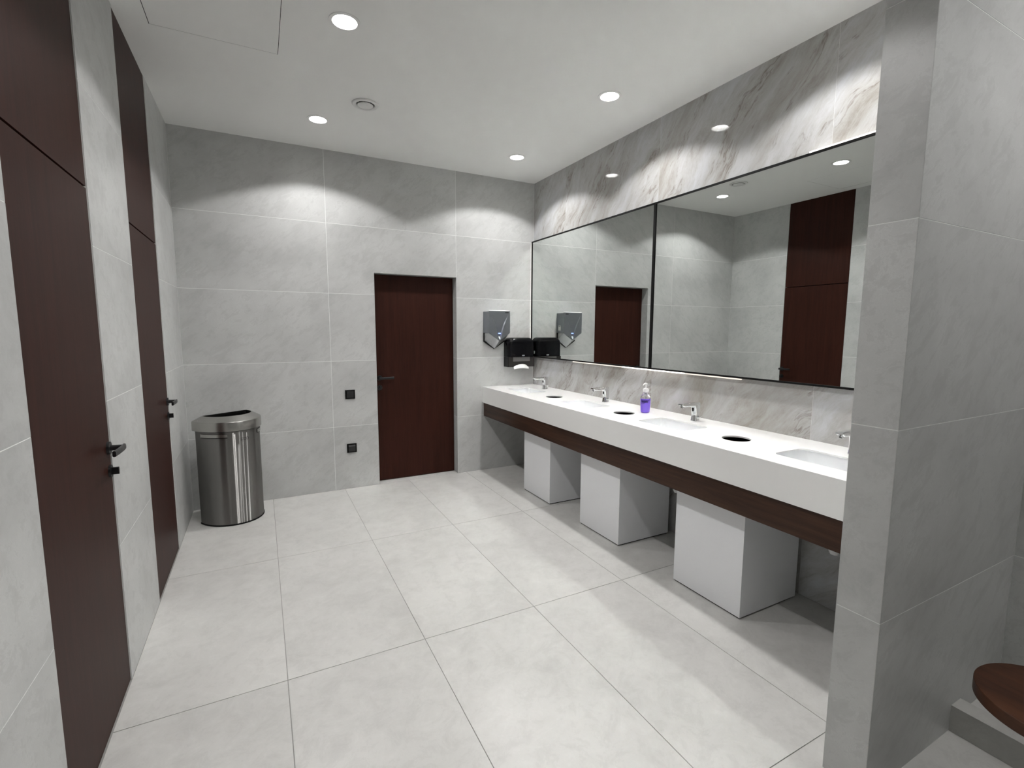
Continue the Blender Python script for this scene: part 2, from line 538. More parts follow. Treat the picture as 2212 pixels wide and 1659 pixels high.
# ------------------------------------------------------------------ partition at the end of the counter
wp = struct(MB().box(PX + DEP, W, PYB + DEP, PYA - DEP, 0, H).build('wall_partition', 'wall_grout'), 'grey tiled partition wall at the near end of the counter')
for r in range(5):
    z0, z1 = ROWS[r] + (GAP if r else 0), ROWS[r + 1] - (GAP if r < 4 else 0)
    tile(wp, rect(PYB + 0.0003, PYA - 0.0003, z0, z1), 'x', PX, 1, 'wall_tile')
    tile(wp, rect(PX + DEP + 0.0008, W, z0, z1), 'y', PYB, 1, 'wall_tile')
    tile(wp, rect(PX + DEP + 0.0008, W, z0, z1), 'y', PYA, -1, 'wall_tile')
wf = struct(MB().box(-0.2, W + 0.2, YEND - 0.2, YEND, 0, H).build('wall_front', 'wall_tile'), 'grey tiled wall behind the camera')

tr = struct(MB().box(2.756, 2.830, YEND, PYB, 0.0, 0.101).bevel(0.0015, 1).build('trim_1', 'kerb'), 'low pale stone kerb beside the stool')

# ------------------------------------------------------------------ ceiling with real openings
LR = 0.062
holes = [circ(x, y, LR) for x, y in LAMPS] + [circ(VENT[0], VENT[1], 0.066)]
hx0, hx1, hy0, hy1 = HATCH
holes.append(rect(hx0, hx1, hy0, hy1))
cl = struct(MB().plate(rect(-0.2, W + 0.2, YEND - 0.2, 0.2), holes, H, H + 0.012).build('ceiling', 'ceiling'), 'white painted ceiling')
MB().box(hx0 + 0.0030, hx1 - 0.0026, hy0 + 0.003, hy1 - 0.0014, H + 0.0005, H + 0.012).build('access_panel', 'ceiling', cl)
for q_ in ((hx0, hx0 + 0.003, hy0, hy1), (hx1 - 0.0026, hx1, hy0, hy1), (hx0 + 0.003, hx1 - 0.0026, hy1 - 0.0014, hy1)):
    MB().box(*q_, H + 0.0006, H + 0.012).build('hatch_gap_shade', 'dark_gap', cl)  # dark strips stand in for the shade inside the hatch gap
MB().box(-0.2, W + 0.2, YEND - 0.2, 0.2, H + 0.115, H + 0.13).build('ceiling_deck', 'dark_gap', cl)

# ------------------------------------------------------------------ ceiling downlights
LAMP_LABEL = ['recessed ceiling downlight beside the round vent, left row by the far wall',
              'largest recessed ceiling downlight, left row at the top edge of the picture',
              'recessed ceiling downlight above the counter, the nearer of the right row',
              'recessed ceiling downlight in the right far corner above the first basin',
              'recessed ceiling downlight above the near end of the counter, out of view above the partition',
              'recessed ceiling downlight just ahead of the camera, out of view above',
              'recessed ceiling downlight over the stool and kerb, out of view']
def make_lamp():
    t = empty('downlight', (0, 0, H))
    MB().loft([[(r * math.cos(2 * math.pi * i / 40), r * math.sin(2 * math.pi * i / 40), z) for i in range(40)]
               for r, z in ((0.061, 0.0), (0.076, -0.0005), (0.075, -0.004), (0.060, -0.005), (0.0575, 0.0), (0.0545, 0.030), (0.0600, 0.030), (0.0605, 0.0))],
              False, False).build('trim_ring', 'white_metal', t, smooth=40)
    MB().lathe([(0.0545, 0.028), (0.0545, 0.034)], n=40).build('led_module', 'lamp', t)
    MB().lathe([(0.057, 0.035), (0.057, 0.085), (0.03, 0.095)], n=32).build('housing', 'white_metal', t)
    return t
lamp0 = None
def copy_thing(src):
    r_ = src.copy(); COL.objects.link(r_)
    for ch in src.children:
        c_ = ch.copy(); COL.objects.link(c_); c_.parent = r_
        for gc in ch.children:
            d_ = gc.copy(); COL.objects.link(d_); d_.parent = c_
    return r_
lamp0 = make_lamp()
ld = bpy.data.lights.new('downlight_beam', 'SPOT')
ld.energy = LAMP_W
ld.color = LAMP_COL
ld.spot_size = math.radians(129)
ld.spot_blend = 0.10
ld.shadow_soft_size = 0.055
ld.use_nodes = True                     # flat LED module: intensity falls with the cosine from the axis
lt = ld.node_tree
em_ = lt.nodes['Emission']
tc_ = lt.nodes.new('ShaderNodeTexCoord')
sp_ = lt.nodes.new('ShaderNodeSeparateXYZ')
ab_ = lt.nodes.new('ShaderNodeMath'); ab_.operation = 'ABSOLUTE'
lt.links.new(tc_.outputs['Normal'], sp_.inputs[0])
lt.links.new(sp_.outputs['Z'], ab_.inputs[0])
lt.links.new(ab_.outputs[0], em_.inputs['Strength'])
lo_ = bpy.data.objects.new('beam', ld)
COL.objects.link(lo_)
lo_.parent = lamp0
lo_.location = (0, 0, -0.012)
lamps = []
for i, (x, y) in enumerate(LAMPS):
    o = lamp0 if i == 0 else copy_thing(lamp0)
    o.location = (x, y, H)
    tag(o, LAMP_LABEL[i], 'light', 'ceiling downlights')

# round exhaust valve
v = empty('ceiling_vent', (VENT[0], VENT[1], H), 'round white ceiling vent valve between the downlights', 'vent')
MB().loft([[(r * math.cos(2 * math.pi * i / 48), r * math.sin(2 * math.pi * i / 48), z) for i in range(48)]
           for r, z in ((0.065, 0.03), (0.065, 0.0), (0.088, -0.001), (0.088, -0.004), (0.083, -0.009), (0.066, -0.010), (0.060, -0.004), (0.060, 0.03))],
          False, False).build('flange', 'vent', v, smooth=40)
MB().lathe([(0.010, 0.02), (0.030, 0.002), (0.050, -0.006), (0.052, -0.010), (0.048, -0.013), (0.02, -0.0145)], n=40).build('valve_disc', 'vent', v, smooth=40)
MB().lathe([(0.0645, 0.028), (0.0645, 0.03)], n=32).build('duct', 'dark_gap', v)

# ------------------------------------------------------------------ vanity counter
CX0, CZ0, CZ1, SLAB = 2.578, 0.721, 0.887, 0.008
CY0, CY1 = PYA + 0.001, -0.001
BAS_Y = [-0.470, -1.425, -2.355, -3.310]
BX0, BX1, BHW = 2.722, 2.962, 0.190
HOLE = [(2.838, -0.978), (2.838, -1.907), (2.844, -2.825)]
HR = 0.074
vc = empty('vanity_counter', (CX0, CY1, CZ1), 'long white solid-surface washbasin counter along the marble wall', 'counter')
vb = (CX0, CY1, CZ1)
hl = [rrect((BX0 + BX1) / 2, y, (BX1 - BX0) / 2, BHW, 0.035) for y in BAS_Y] + [circ(x, y, HR, 48) for x, y in HOLE]
MB().plate(rect(CX0, W - 0.001, CY0, CY1), hl, CZ1 - SLAB, CZ1).build('top_slab', 'solid_white', vc, base=vb)
MB().box(CX0, CX0 + 0.018, CY0, CY1, CZ0, CZ1 - SLAB).build('front_apron', 'solid_white', vc, base=vb)
MB().box(CX0 + 0.015, CX0 + 0.035, CY0, CY1, 0.579, CZ0).build('wood_fascia', 'fascia', vc, base=vb)
MB().box(CX0 + 0.018, CX0 + 0.033, CY0, CY1, CZ0, CZ1 - SLAB).build('backing_board', 'fascia', vc, base=vb)
for y in (-0.02, PYA + 0.02):
    MB().box(CX0 + 0.036, W - 0.001, y - 0.015, y + 0.015, 0.60, CZ1 - SLAB).build('bracket', 'black', vc, base=vb)

# undermount basins
BAS_LABEL = ['white undermount basin in the far corner below the towel dispenser', 'white undermount basin second from the far corner',
             'white undermount basin just in front of the purple soap bottle', 'white undermount basin nearest the partition, partly hidden']
cxb = (BX0 + BX1) / 2
def make_basin():
    t = empty('wash_basin', (0, 0, 0))
    zt = CZ1 - SLAB - 0.001
    hx, hy = (BX1 - BX0) / 2, BHW
    R = lambda dx, r, z: [(q[0], q[1], z) for q in rrect(0, 0, hx + dx, hy + dx, r)]
    MB().loft([R(-0.07, 0.03, zt - 0.152), R(0.012, 0.05, zt - 0.11), R(0.02, 0.055, zt - 0.012), R(0.024, 0.06, zt - 0.012), R(0.024, 0.06, zt),
               R(0.003, 0.038, zt), R(-0.002, 0.036, zt - 0.05), R(-0.012, 0.036, zt - 0.105), R(-0.035, 0.04, zt - 0.128), R(-0.08, 0.03, zt - 0.136)],
              True, True).build('bowl', 'ceramic', t, smooth=50)
    MB().lathe([(0.026, zt - 0.1355), (0.026, zt - 0.132), (0.020, zt - 0.130)], n=28).build('drain', 'chrome', t, smooth=40)
    # overflow on the far-side wall of the bowl
    MB().lathe([(0.013, -0.003), (0.013, 0.002), (0.009, 0.003)], n=20).build('overflow', 'chrome', t, smooth=40)
    ov = t.children[-1]
    ov.data.transform(Matrix.Translation((hx - 0.006, -0.085, zt - 0.060)) @ Matrix.Rotation(math.radians(-90), 4, 'Y'))
    MB().tube([(0.02, 0, zt - 0.14), (0.02, -0.02, 0.64), (0.02, -0.05, 0.60), (0.02, -0.05, 0.52)], 0.016, 14).build('waste_pipe', 'pipe_white', t, smooth=40)
    MB().lathe([(0.018, 0.535), (0.025, 0.53), (0.025, 0.465), (0.018, 0.450)], (0.02, -0.05, 0), 24).build('bottle_trap', 'pipe_white', t, smooth=40)
    MB().tube([(0.04, -0.05, 0.51), (0.2, -0.05, 0.51), (W - cxb, -0.05, 0.51)], 0.014, 12).build('outlet_pipe', 'pipe_white', t, smooth=40)
    return t
b0 = make_basin()
for i, y in enumerate(BAS_Y):
    o = b0 if i == 0 else copy_thing(b0)
    o.location = (cxb, y, 0)
    tag(o, BAS_LABEL[i], 'sink', 'undermount basins in the counter')

# sensor taps
TAP_LABEL = ['chrome sensor tap in the far corner under the towel dispenser', 'chrome sensor tap second from the far corner, left of the soap bottle',
             'chrome sensor tap standing right of the soap bottle', 'chrome sensor tap mostly hidden by the partition, only its spout shows']
def make_tap():
    t = empty('sensor_tap', (0, 0, 0))
    # column: side profile leaning, built as a loft of rounded sections
    def sec(xc, z, hx, hy, r):
        return [(xc + q[0], q[1], z) for q in rrect(0, 0, hx, hy, r, 5)]
    MB().loft([sec(0, 0, 0.025, 0.0235, 0.016), sec(0, 0.006, 0.025, 0.0235, 0.016), sec(0.001, 0.012, 0.0235, 0.022, 0.015), sec(0.002, 0.05, 0.0225, 0.021, 0.013),
               sec(0.001, 0.085, 0.0240, 0.0205, 0.011), sec(-0.001, 0.103, 0.0285, 0.0205, 0.010), sec(0.000, 0.119, 0.0262, 0.019, 0.008), sec(0.0015, 0.124, 0.0228, 0.016, 0.008)]
              ).build('column', 'chrome', t, smooth=50)
    def ssec(x, zc, hz, hy, r):
        return [(x, q[0], zc + q[1]) for q in rrect(0, 0, hy, hz, r, 4)]
    MB().loft([ssec(0.010, 0.1115, 0.0125, 0.0185, 0.008), ssec(-0.030, 0.112, 0.0125, 0.0190, 0.007), ssec(-0.080, 0.1115, 0.0120, 0.0195, 0.006),
               ssec(-0.118, 0.1115, 0.0108, 0.0190, 0.006), ssec(-0.138, 0.116, 0.0040, 0.0170, 0.0035)]).build('spout', 'chrome', t, smooth=35)
    n_ = 20
    ax = Vector((-0.45, 0, -0.9)).normalized()
    c0 = Vector((-0.121, 0, 0.104))
    ae = MB().tube([c0, c0 + ax * 0.009], [0.0115, 0.0108], n_).build('aerator', 'chrome', t, smooth=40)
    MB().tube([c0 + ax * 0.0085, c0 + ax * 0.0096], 0.0082, n_).build('aerator_mesh', 'black', ae)
    MB().prism([(-0.009, 0.088), (0.009, 0.088), (0.004, 0.066), (-0.004, 0.066)], 'x', -0.0248, -0.018).build('sensor_window', 'black_gloss', t)
    mk = MB().tube([(0.004, -0.020, 0.028), (0.004, -0.034, 0.028)], 0.0085, 16).build('mixer_knob', 'chrome', t, smooth=40)
    MB().tube([(0.004, -0.030, 0.028), (0.020, -0.034, 0.036)], [0.004, 0.003], 10).build('mixer_lever', 'chrome', mk, smooth=40)
    return t
t0 = make_tap()
for i, y in enumerate(BAS_Y):
    o = t0 if i == 0 else copy_thing(t0)
    o.location = (3.052, [-0.468, -1.425, -2.353, -3.312][i], CZ1)
    tag(o, TAP_LABEL[i], 'tap', 'chrome sensor taps')

# waste boxes under the round holes
BOX_LABEL = ['white waste box under the counter nearest the far wall', 'white waste box under the counter, middle of the three',
             'largest-looking white waste box under the counter, nearest the partition']
def make_box():
    t = empty('waste_box', (0, 0, 0))
    wd, dp, z0, z1 = 0.448, 0.462, 0.008, 0.877
    th = 0.016
    s = MB()
    s.box(0, th, 0, -wd, z0, z1).box(dp - th, dp, 0, -wd, z0, z1)
    s.box(th, dp - th, 0, -th, z0, z1).box(th, dp - th, -wd + th, -wd, z0, z1)
    s.box(th, dp - th, -th, -wd + th, z0, z0 + th)
    s.build('carcass', 'box_white', t)
    MB().box(0.006, dp - 0.006, -0.006, -wd + 0.006, 0.0, z0).build('floor_gap_shade', 'black', t)  # black slab paints the shade in the gap between box and floor
    l_ = MB()
    a, b = 0.03, 0.42
    l_.box(a, a + .003, -0.03, -b, 0.03, 0.874).box(b, b + .003, -0.03, -b, 0.03, 0.874)
    l_.box(a, b, -0.03, -0.033, 0.03, 0.874).box(a, b, -b, -b - .003, 0.03, 0.874).box(a, b, -0.03, -b, 0.026, 0.03)
    l_.build('liner', 'liner', t)
    return t
x0 = make_box()
for i, y in enumerate((-0.752, -1.640, -2.590)):
    o = x0 if i == 0 else copy_thing(x0)
    o.location = (2.664, y, 0)
    tag(o, BOX_LABEL[i], 'cabinet', 'white waste boxes under the counter')

# ------------------------------------------------------------------ wall mirrors
MX = 3.152
MZ0, MZ1 = 1.184, 2.400
def mirror(y0, y1, label, leds):
    t = empty('wall_mirror', (MX, y1, MZ0), label, 'mirror', 'mirrors over the counter')
    base = (MX, y1, MZ0)
    fw_ = 0.011
    MB().box(MX, MX + 0.006, y0 + fw_, y1 - fw_, MZ0 + fw_, MZ1 - fw_).build('glass', 'mirror', t, base=base)
    xf0, xf1 = MX - 0.006, MX + 0.012
    for bx_ in ((y0, y1, MZ0, MZ0 + fw_), (y0, y1, MZ1 - fw_, MZ1), (y0, y0 + fw_, MZ0 + fw_, MZ1 - fw_), (y1 - fw_, y1, MZ0 + fw_, MZ1 - fw_)):
        MB().box(xf0, xf1, *bx_).build('frame_rail', 'black', t, base=base)
    MB().box(MX + 0.006, MX + 0.012, y0 + fw_, y1 - fw_, MZ0 + fw_, MZ1 - fw_).build('backing', 'white_metal', t, base=base)
    MB().box(MX + 0.012, W, y0 + 0.06, y1 - 0.06, MZ0 + 0.06, MZ1 - 0.06).build('mounting_box', 'white_metal', t, base=base)
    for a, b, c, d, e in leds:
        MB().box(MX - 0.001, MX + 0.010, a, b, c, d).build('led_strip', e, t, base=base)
mirror(-1.818, -0.010, 'black framed wall mirror nearer the far wall, showing the hand dryer',
       [(-0.0085, -0.003, MZ0 + 0.01, MZ1 - 0.01, 'led_warm'), (-1.818, -1.50, MZ0 - 0.009, MZ0 - 0.002, 'led_warm'),
        (-1.495, -0.80, MZ0 - 0.009, MZ0 - 0.002, 'led_dim')])
mirror(-3.720, -1.818, 'black framed wall mirror nearer the partition, showing the brown door',
       [(-2.15, -1.823, MZ0 - 0.009, MZ0 - 0.002, 'led_warm'), (-2.60, -2.155, MZ0 - 0.009, MZ0 - 0.002, 'led_dim'),
        (-3.70, -2.93, MZ1 + 0.002, MZ1 + 0.009, 'led_warm')])

# ------------------------------------------------------------------ hand dryer
hdx = empty('hand_dryer', (2.705, 0, 1.277), 'dark silver wall hand dryer with pointed lower edge beside the towel dispenser', 'hand dryer')
hb = (2.705, 0, 1.277)
XL, XR, XM, YF = 2.590, 2.822, 2.706, -0.150
ZT_, ZS, ZA = 1.664, 1.442, 1.367
MB().prism([(XL, ZS), (XL, ZT_ - 0.006), (XR, ZT_ - 0.006), (XR, ZS)], 'y', 0.0, YF + 0.012).bevel(0.004, 2).build('housing', 'dryer', hdx, base=hb, smooth=40)
# front cover: pentagon with a folded, sunken centre
f = MB(); bm = f.bm
out = [(XL, ZT_), (XR, ZT_), (XR, ZS), (XM, ZA), (XL, ZS)]
vo = [bm.verts.new((x, YF, z)) for x, z in out]
vb_ = [bm.verts.new((x, YF + 0.014, z)) for x, z in out]
# fold lines from the top corners sweeping into the tip
Ln = [(XL + 0.012, ZT_ - 0.012), (XL + 0.030, ZT_ - 0.07), (XL + 0.062, ZT_ - 0.135), (XL + 0.080, ZT_ - 0.19), (XM - 0.020, ZA + 0.040), (XM - 0.010, ZA + 0.012)]
Rn = [(2 * XM - x, z) for x, z in Ln]
Ld = [0.0, 0.004, 0.010, 0.014, 0.012, 0.001]
lv = [bm.verts.new((x, YF, z)) for x, z in Ln]
rv = [bm.verts.new((x, YF, z)) for x, z in Rn]
lc = [bm.verts.new((x + 0.010 * (1 if 0 < i < 5 else 0.2), YF + d_, z)) for i, ((x, z), d_) in enumerate(zip(Ln, Ld))]
rc = [bm.verts.new((x - 0.010 * (1 if 0 < i < 5 else 0.2), YF + d_, z)) for i, ((x, z), d_) in enumerate(zip(Rn, Ld))]
for i in range(5):
    bm.faces.new((lv[i], lv[i + 1], lc[i + 1], lc[i]))
    bm.faces.new((rv[i + 1], rv[i], rc[i], rc[i + 1]))
    bm.faces.new((lc[i], lc[i + 1], rc[i + 1], rc[i]))
bm.faces.new((vo[0], vo[1], rv[0], rc[0], lc[0], lv[0]))
bm.faces.new((vo[0], lv[0], lv[1], lv[2], vo[4]))
bm.faces.new((vo[4], lv[2], lv[3], lv[4], lv[5], vo[3]))
bm.faces.new((vo[1], vo[2], rv[2], rv[1], rv[0]))
bm.faces.new((vo[2], vo[3], rv[5], rv[4], rv[3], rv[2]))
bm.faces.new((vo[3], lv[5], lc[5], rc[5], rv[5]))
for i in range(5):
    j = (i + 1) % 5
    bm.faces.new((vo[i], vb_[i], vb_[j], vo[j]))
bm.faces.new(vb_)
f.build('front_cover', 'dryer', hdx, base=hb)
# lower pointed throat that slopes back to the wall
n2 = MB()
fr_ = [(XL + 0.004, ZS - 0.003), (XM, ZA - 0.003), (XR - 0.004, ZS - 0.003)]
bk_ = [(XL + 0.004, 1.365), (XM, 1.280), (XR - 0.004, 1.365)]
yb = -0.022
A = [n2.bm.verts.new((x, YF + 0.016, z)) for x, z in fr_]
B = [n2.bm.verts.new((x, yb, z)) for x, z in bk_]
C_ = [n2.bm.verts.new((x, yb, ZS - 0.001)) for x in (XL + 0.004, XR - 0.004)]
n2.bm.faces.new((A[0], A[1], B[1], B[0]))
n2.bm.faces.new((A[1], A[2], B[2], B[1]))
n2.bm.faces.new((A[0], B[0], C_[0]))
n2.bm.faces.new((A[2], C_[1], B[2]))
n2.bm.faces.new((C_[0], B[0], B[1], B[2], C_[1]))
n2.bm.faces.new((A[0], C_[0], C_[1], A[2], A[1]))
n2.build('air_outlet', 'dryer_lip', hdx, base=hb)
MB().prism([(XL, ZS), (XL, 1.352), (XM, 1.277), (XR, 1.352), (XR, ZS)], 'y', 0.0, yb).build('back_plate', 'black', hdx, base=hb)
MB().box(XM - 0.010, XM + 0.012, YF + 0.004, YF + 0.013, 1.434, 1.443).build('indicator', 'led_blue', hdx, base=hb)
MB().box(XR - 0.055, XR - 0.016, YF - 0.0008, YF + 0.001, ZT_ - 0.021, ZT_ - 0.012).build('badge', 'print_black', hdx, base=hb)
MB().prism([(YF, ZT_ - 0.001), (YF + 0.013, ZT_ + 0.006), (YF + 0.016, ZT_ - 0.001)], 'x', XL, XR).build('top_edge_highlight', 'sticker', hdx, base=hb)  # white colour puts the lamp's highlight onto the bevelled edge
st = MB().box(XR, XR + 0.001, -0.085, -0.035, 1.468, 1.522).build('sticker', 'sticker', hdx, base=hb)
MB().box(XR + 0.001, XR + 0.0016, -0.079, -0.041, 1.508, 1.514).build('print_line', 'print_black', st, base=(0, 0, 0)).location = -Vector(hb) - st.location

# ------------------------------------------------------------------ paper towel dispenser
pdx = empty('towel_dispenser', (2.97, 0, 1.09), 'glossy black folded-towel dispenser with smoky window in the corner over the counter', 'dispenser')
pb = (2.97, 0, 1.09)
DXa, DXb = 2.826, 3.142
DXc = (DXa + DXb) / 2
def disp_ring(y, dx, zb, zt, r):
    hx = (DXb - DXa) / 2 - dx
    out = []
    out += [(DXc - hx, y, zb), (DXc + hx, y, zb)]
    for i in range(9):
        a = math.radians(90 * i / 8)
        out.append((DXc + hx - r + r * math.cos(a), y, zt - r + r * math.sin(a)))
    for i in range(9):
        a = math.radians(90 + 90 * i / 8)
        out.append((DXc - hx + r + r * math.cos(a), y, zt - r + r * math.sin(a)))
    return out
MB().loft([disp_ring(0.0, 0.0, 1.195, 1.394, 0.062), disp_ring(-0.075, 0.0, 1.193, 1.393, 0.062), disp_ring(-0.095, 0.006, 1.192, 1.386, 0.058),
           disp_ring(-0.106, 0.020, 1.192, 1.368, 0.045), disp_ring(-0.110, 0.040, 1.192, 1.345, 0.04)]).build('cover', 'black_gloss', pdx, base=pb, smooth=50)
# smoky lower window with an arched cut-out
hx = (DXb - DXa) / 2 - 0.003
arch = [(DXc - hx, 1.192), (DXc - hx, 1.088), (DXc - 0.075, 1.086)]
for i in range(9):
    a = math.pi - math.pi * i / 8
    arch.append((DXc + 0.005 + 0.068 * math.cos(a), 1.088 + 0.030 * math.sin(a)))
arch += [(DXc + hx, 1.086), (DXc + hx, 1.192)]
MB().prism(arch, 'y', -0.102, -0.097).build('window', 'smoke', pdx, base=pb)
MB().prism(rect(DXc - 0.10, DXc + 0.10, 1.145, 1.190), 'y', -0.1035, -0.1022).build('window_band', NT('grey_smoke_band').setp(0.3, base=(0.12, 0.115, 0.11, 1)).m, pdx, base=pb)
for s_ in (-1, 1):
    MB().box(DXc + s_ * (hx + 0.0015) - 0.0015, DXc + s_ * (hx + 0.0015) + 0.0015, -0.10, 0.0, 1.088, 1.192).build('side_panel', 'black_gloss', pdx, base=pb)
MB().box(DXc - hx + 0.002, DXc + hx - 0.002, -0.09, 0.0, 1.090, 1.100).build('tray', 'black_gloss', pdx, base=pb)
# folded towel hanging out
pts = []
tw = MB()
rows_ = []
for yy, zz, hw_, arch_ in ((-0.080, 1.108, 0.080, 0.020), (-0.098, 1.097, 0.086, 0.024), (-0.108, 1.080, 0.088, 0.022), (-0.112, 1.068, 0.088, 0.010)):
    rows_.append([(DXc - 0.005 + hw_ * (2 * i / 12 - 1), yy - 0.002 * math.sin(i), zz - 0.004 + arch_ * math.cos(math.pi * (i / 12 - 0.5)) * 0.9) for i in range(13)])
th_ = [[(p[0], p[1] + 0.002, p[2]) for p in r] for r in rows_]
for A_, B_ in zip(rows_, rows_[1:]):
    va = [tw.bm.verts.new(p) for p in A_]; vb2 = [tw.bm.verts.new(p) for p in B_]
    for i in range(12):
        tw.bm.faces.new((va[i], va[i + 1], vb2[i + 1], vb2[i]))
bmesh.ops.remove_doubles(tw.bm, verts=tw.bm.verts[:], dist=1e-5)
bmesh.ops.solidify(tw.bm, geom=tw.bm.faces[:], thickness=0.002)
tw.build('paper_towel', 'paper', pdx, base=pb, smooth=40)
MB().loft([[(DXc + 0.018 + q[0], y, 1.207 + q[1]) for q in rrect(0, 0, 0.016, 0.006, 0.0055, 4)] for y in (-0.108, -0.1112)]).build('emblem', 'dryer_lip', pdx, base=pb)
lk = MB().loft([[(x, -0.060 + q[0], 1.236 + q[1]) for q in rrect(0, 0, 0.013, 0.015, 0.005, 4)] for x in (DXb - 0.002, DXb + 0.0025)]).build('lock', 'sticker', pdx, base=pb)
MB().loft([[(x, -0.060 + q[0], 1.236 + q[1]) for q in circ(0, 0, 0.005, 12)] for x in (DXb + 0.002, DXb + 0.0035)]).build('keyhole', 'print_black', pdx, base=pb)

# ------------------------------------------------------------------ switch and socket
for nm, z, lb, ct in (('wall_switch', 0.883, 'square black wall switch left of the far door, the upper plate', 'switch'),
                      ('wall_socket', 0.383, 'square black wall socket left of the far door, the lower plate', 'socket')):
    e_ = empty(nm, (1.255, 0, z), lb, ct)
    MB().box(-0.043, 0.043, -0.009, 0.0, -0.041, 0.041).bevel(0.002, 2).build('plate', 'black', e_)
    if nm == 'wall_switch':
        MB().prism([(-0.0089, -0.030), (-0.0089, 0.030), (-0.016, 0.030), (-0.0115, -0.030)], 'x', -0.030, 0.030).build('rocker', 'black_metal', e_)
    else:
        MB().prism([(-0.0089, -0.030), (-0.0089, 0.030), (-0.013, 0.030), (-0.024, 0.018), (-0.020, -0.030)], 'x', -0.030, 0.030).build('cover_flap', 'black_metal', e_)

# ------------------------------------------------------------------ steel waste bin, half-round with flat back, turned towards the corner
bn = empty('waste_bin', (0.262, -0.2195, 0), 'brushed steel half-round waste bin in the far left corner', 'bin')
bn.rotation_euler = (0, 0, math.radians(32))
def dring(hw, dp, r, z, n=40, back=0.0, flank=0.05):
    """D-shaped ring: flat back at y=-back, short straight flanks, half-elliptic front reaching -dp"""
    out = []
    yb_, ys = -back, -back - flank
    for i in range(5):
        a = math.radians(90 * i / 4)
        out.append((hw - r + r * math.sin(a), yb_ - r + r * math.cos(a), z))
    for i in range(n + 1):
        a = math.pi * i / n
        out.append((hw * math.cos(a), ys - (dp + ys) * math.sin(a), z))
    for i in range(5):
        a = math.radians(270 + 90 * i / 4)
        out.append((-(hw - r) + r * math.sin(a), yb_ - r + r * math.cos(a), z))
    return out
bin_w, bin_d = 0.216, 0.292
MB().loft([dring(bin_w, bin_d, 0.02, 0.011), dring(bin_w, bin_d, 0.02, 0.716)]).build('body', 'steel', bn, smooth=40)
MB().loft([dring(bin_w + 0.002, bin_d + 0.002, 0.02, 0.0), dring(bin_w + 0.004, bin_d + 0.004, 0.02, 0.002), dring(bin_w + 0.004, bin_d + 0.004, 0.02, 0.009), dring(bin_w + 0.001, bin_d + 0.001, 0.02, 0.011)]).build('base_ring', 'black', bn, smooth=40)
lw, ld_ = bin_w + 0.017, bin_d + 0.016
MB().loft([dring(lw - 0.006, ld_ - 0.006, 0.02, 0.722, back=-0.006), dring(lw, ld_, 0.02, 0.722, back=-0.010), dring(lw, ld_, 0.02, 0.786, back=-0.010), dring(lw - 0.003, ld_ - 0.003, 0.02, 0.792, back=-0.008),
           dring(0.172, 0.226, 0.015, 0.826, back=0.026, flank=0.03), dring(0.167, 0.221, 0.015, 0.825, back=0.030, flank=0.03)], False, False).build('lid', 'steel_lid', bn, smooth=30)
MB().loft([dring(0.1675, 0.2215, 0.015, 0.8245, back=0.0295, flank=0.03), dring(0.165, 0.219, 0.015, 0.80, back=0.032, flank=0.03), dring(lw - 0.03, ld_ - 0.03, 0.015, 0.747, back=0.0)], False, False).build('lid_throat', 'black', bn, smooth=40)
MB().loft([dring(lw - 0.03, ld_ - 0.03, 0.02, 0.718), dring(lw - 0.03, ld_ - 0.03, 0.02, 0.745)]).build('inner_liner', 'black', bn)
MB().loft([dring(bin_w + 0.0006, bin_d + 0.0006, 0.02, 0.7165), dring(bin_w + 0.0006, bin_d + 0.0006, 0.02, 0.7215)]).build('lid_gap', 'black', bn)
# side grips: folded steel plates that follow the curve under the lid, each over a dark slot
def contour_strip(name, i0, i1, z0_, z1_, off, thick, mat):
    ri = dring(bin_w + off, bin_d + off, 0.02, 0, 40)[i0:i1]
    ro = dring(bin_w + off + thick, bin_d + off + thick, 0.02, 0, 40)[i0:i1]
    rings = [[(p_[0], p_[1], z0_), (q_[0], q_[1], z0_), (q_[0], q_[1], z1_), (p_[0], p_[1], z1_)] for p_, q_ in zip(ri, ro)]
    return MB().loft(rings).build(name, mat, bn, smooth=40)
for i0, i1 in ((32, 44), (7, 19)):
    contour_strip('grip_slot', i0, i1, 0.672, 0.704, 0.0002, 0.0012, 'black')
    contour_strip('grip', i0, i1, 0.677, 0.702, 0.0015, 0.0035, 'steel_lid')
# stamped three-loop logo, on the curved front
def on_front(px_, off=0.0006):
    # y of the front curve at local x
    best = min(dring(bin_w, bin_d, 0.02, 0, 400), key=lambda q: abs(q[0] - px_) + (0 if q[1] < -0.15 else 9))
    return best[1] - off
def loopmark(parent, cx_, cz_, hx_, hz_, tail=False):
    ring = rrect(0, 0, hx_, hz_, min(hx_, hz_) * 0.7, 4)
    mb_ = MB()
    k_ = 0.0020
    n_ = len(ring)
    vo_, vi_ = [], []
    for q in ring:
        X = cx_ + q[0]
        vo_.append(mb_.bm.verts.new((X, on_front(X), cz_ + q[1])))
        d_ = Vector(q).normalized() * k_
        X2 = cx_ + q[0] - d_.x
        vi_.append(mb_.bm.verts.new((X2, on_front(X2), cz_ + q[1] - d_.y)))
    for i in range(n_):
        j = (i + 1) % n_
        mb_.bm.faces.new((vo_[i], vo_[j], vi_[j], vi_[i]))
    if tail:
        a_ = cx_ - hx_
        vs4 = [mb_.bm.verts.new((a_ + dx_, on_front(a_ + dx_), cz_ + z_)) for dx_, z_ in ((0, 0), (0.0022, 0), (0.0022, -hz_ - 0.004), (0, -hz_ - 0.004))]
        mb_.bm.faces.new(vs4)
    bmesh.ops.solidify(mb_.bm, geom=mb_.bm.faces[:], thickness=0.0004)
    return mb_.build('logo_loop', 'print_black', parent)
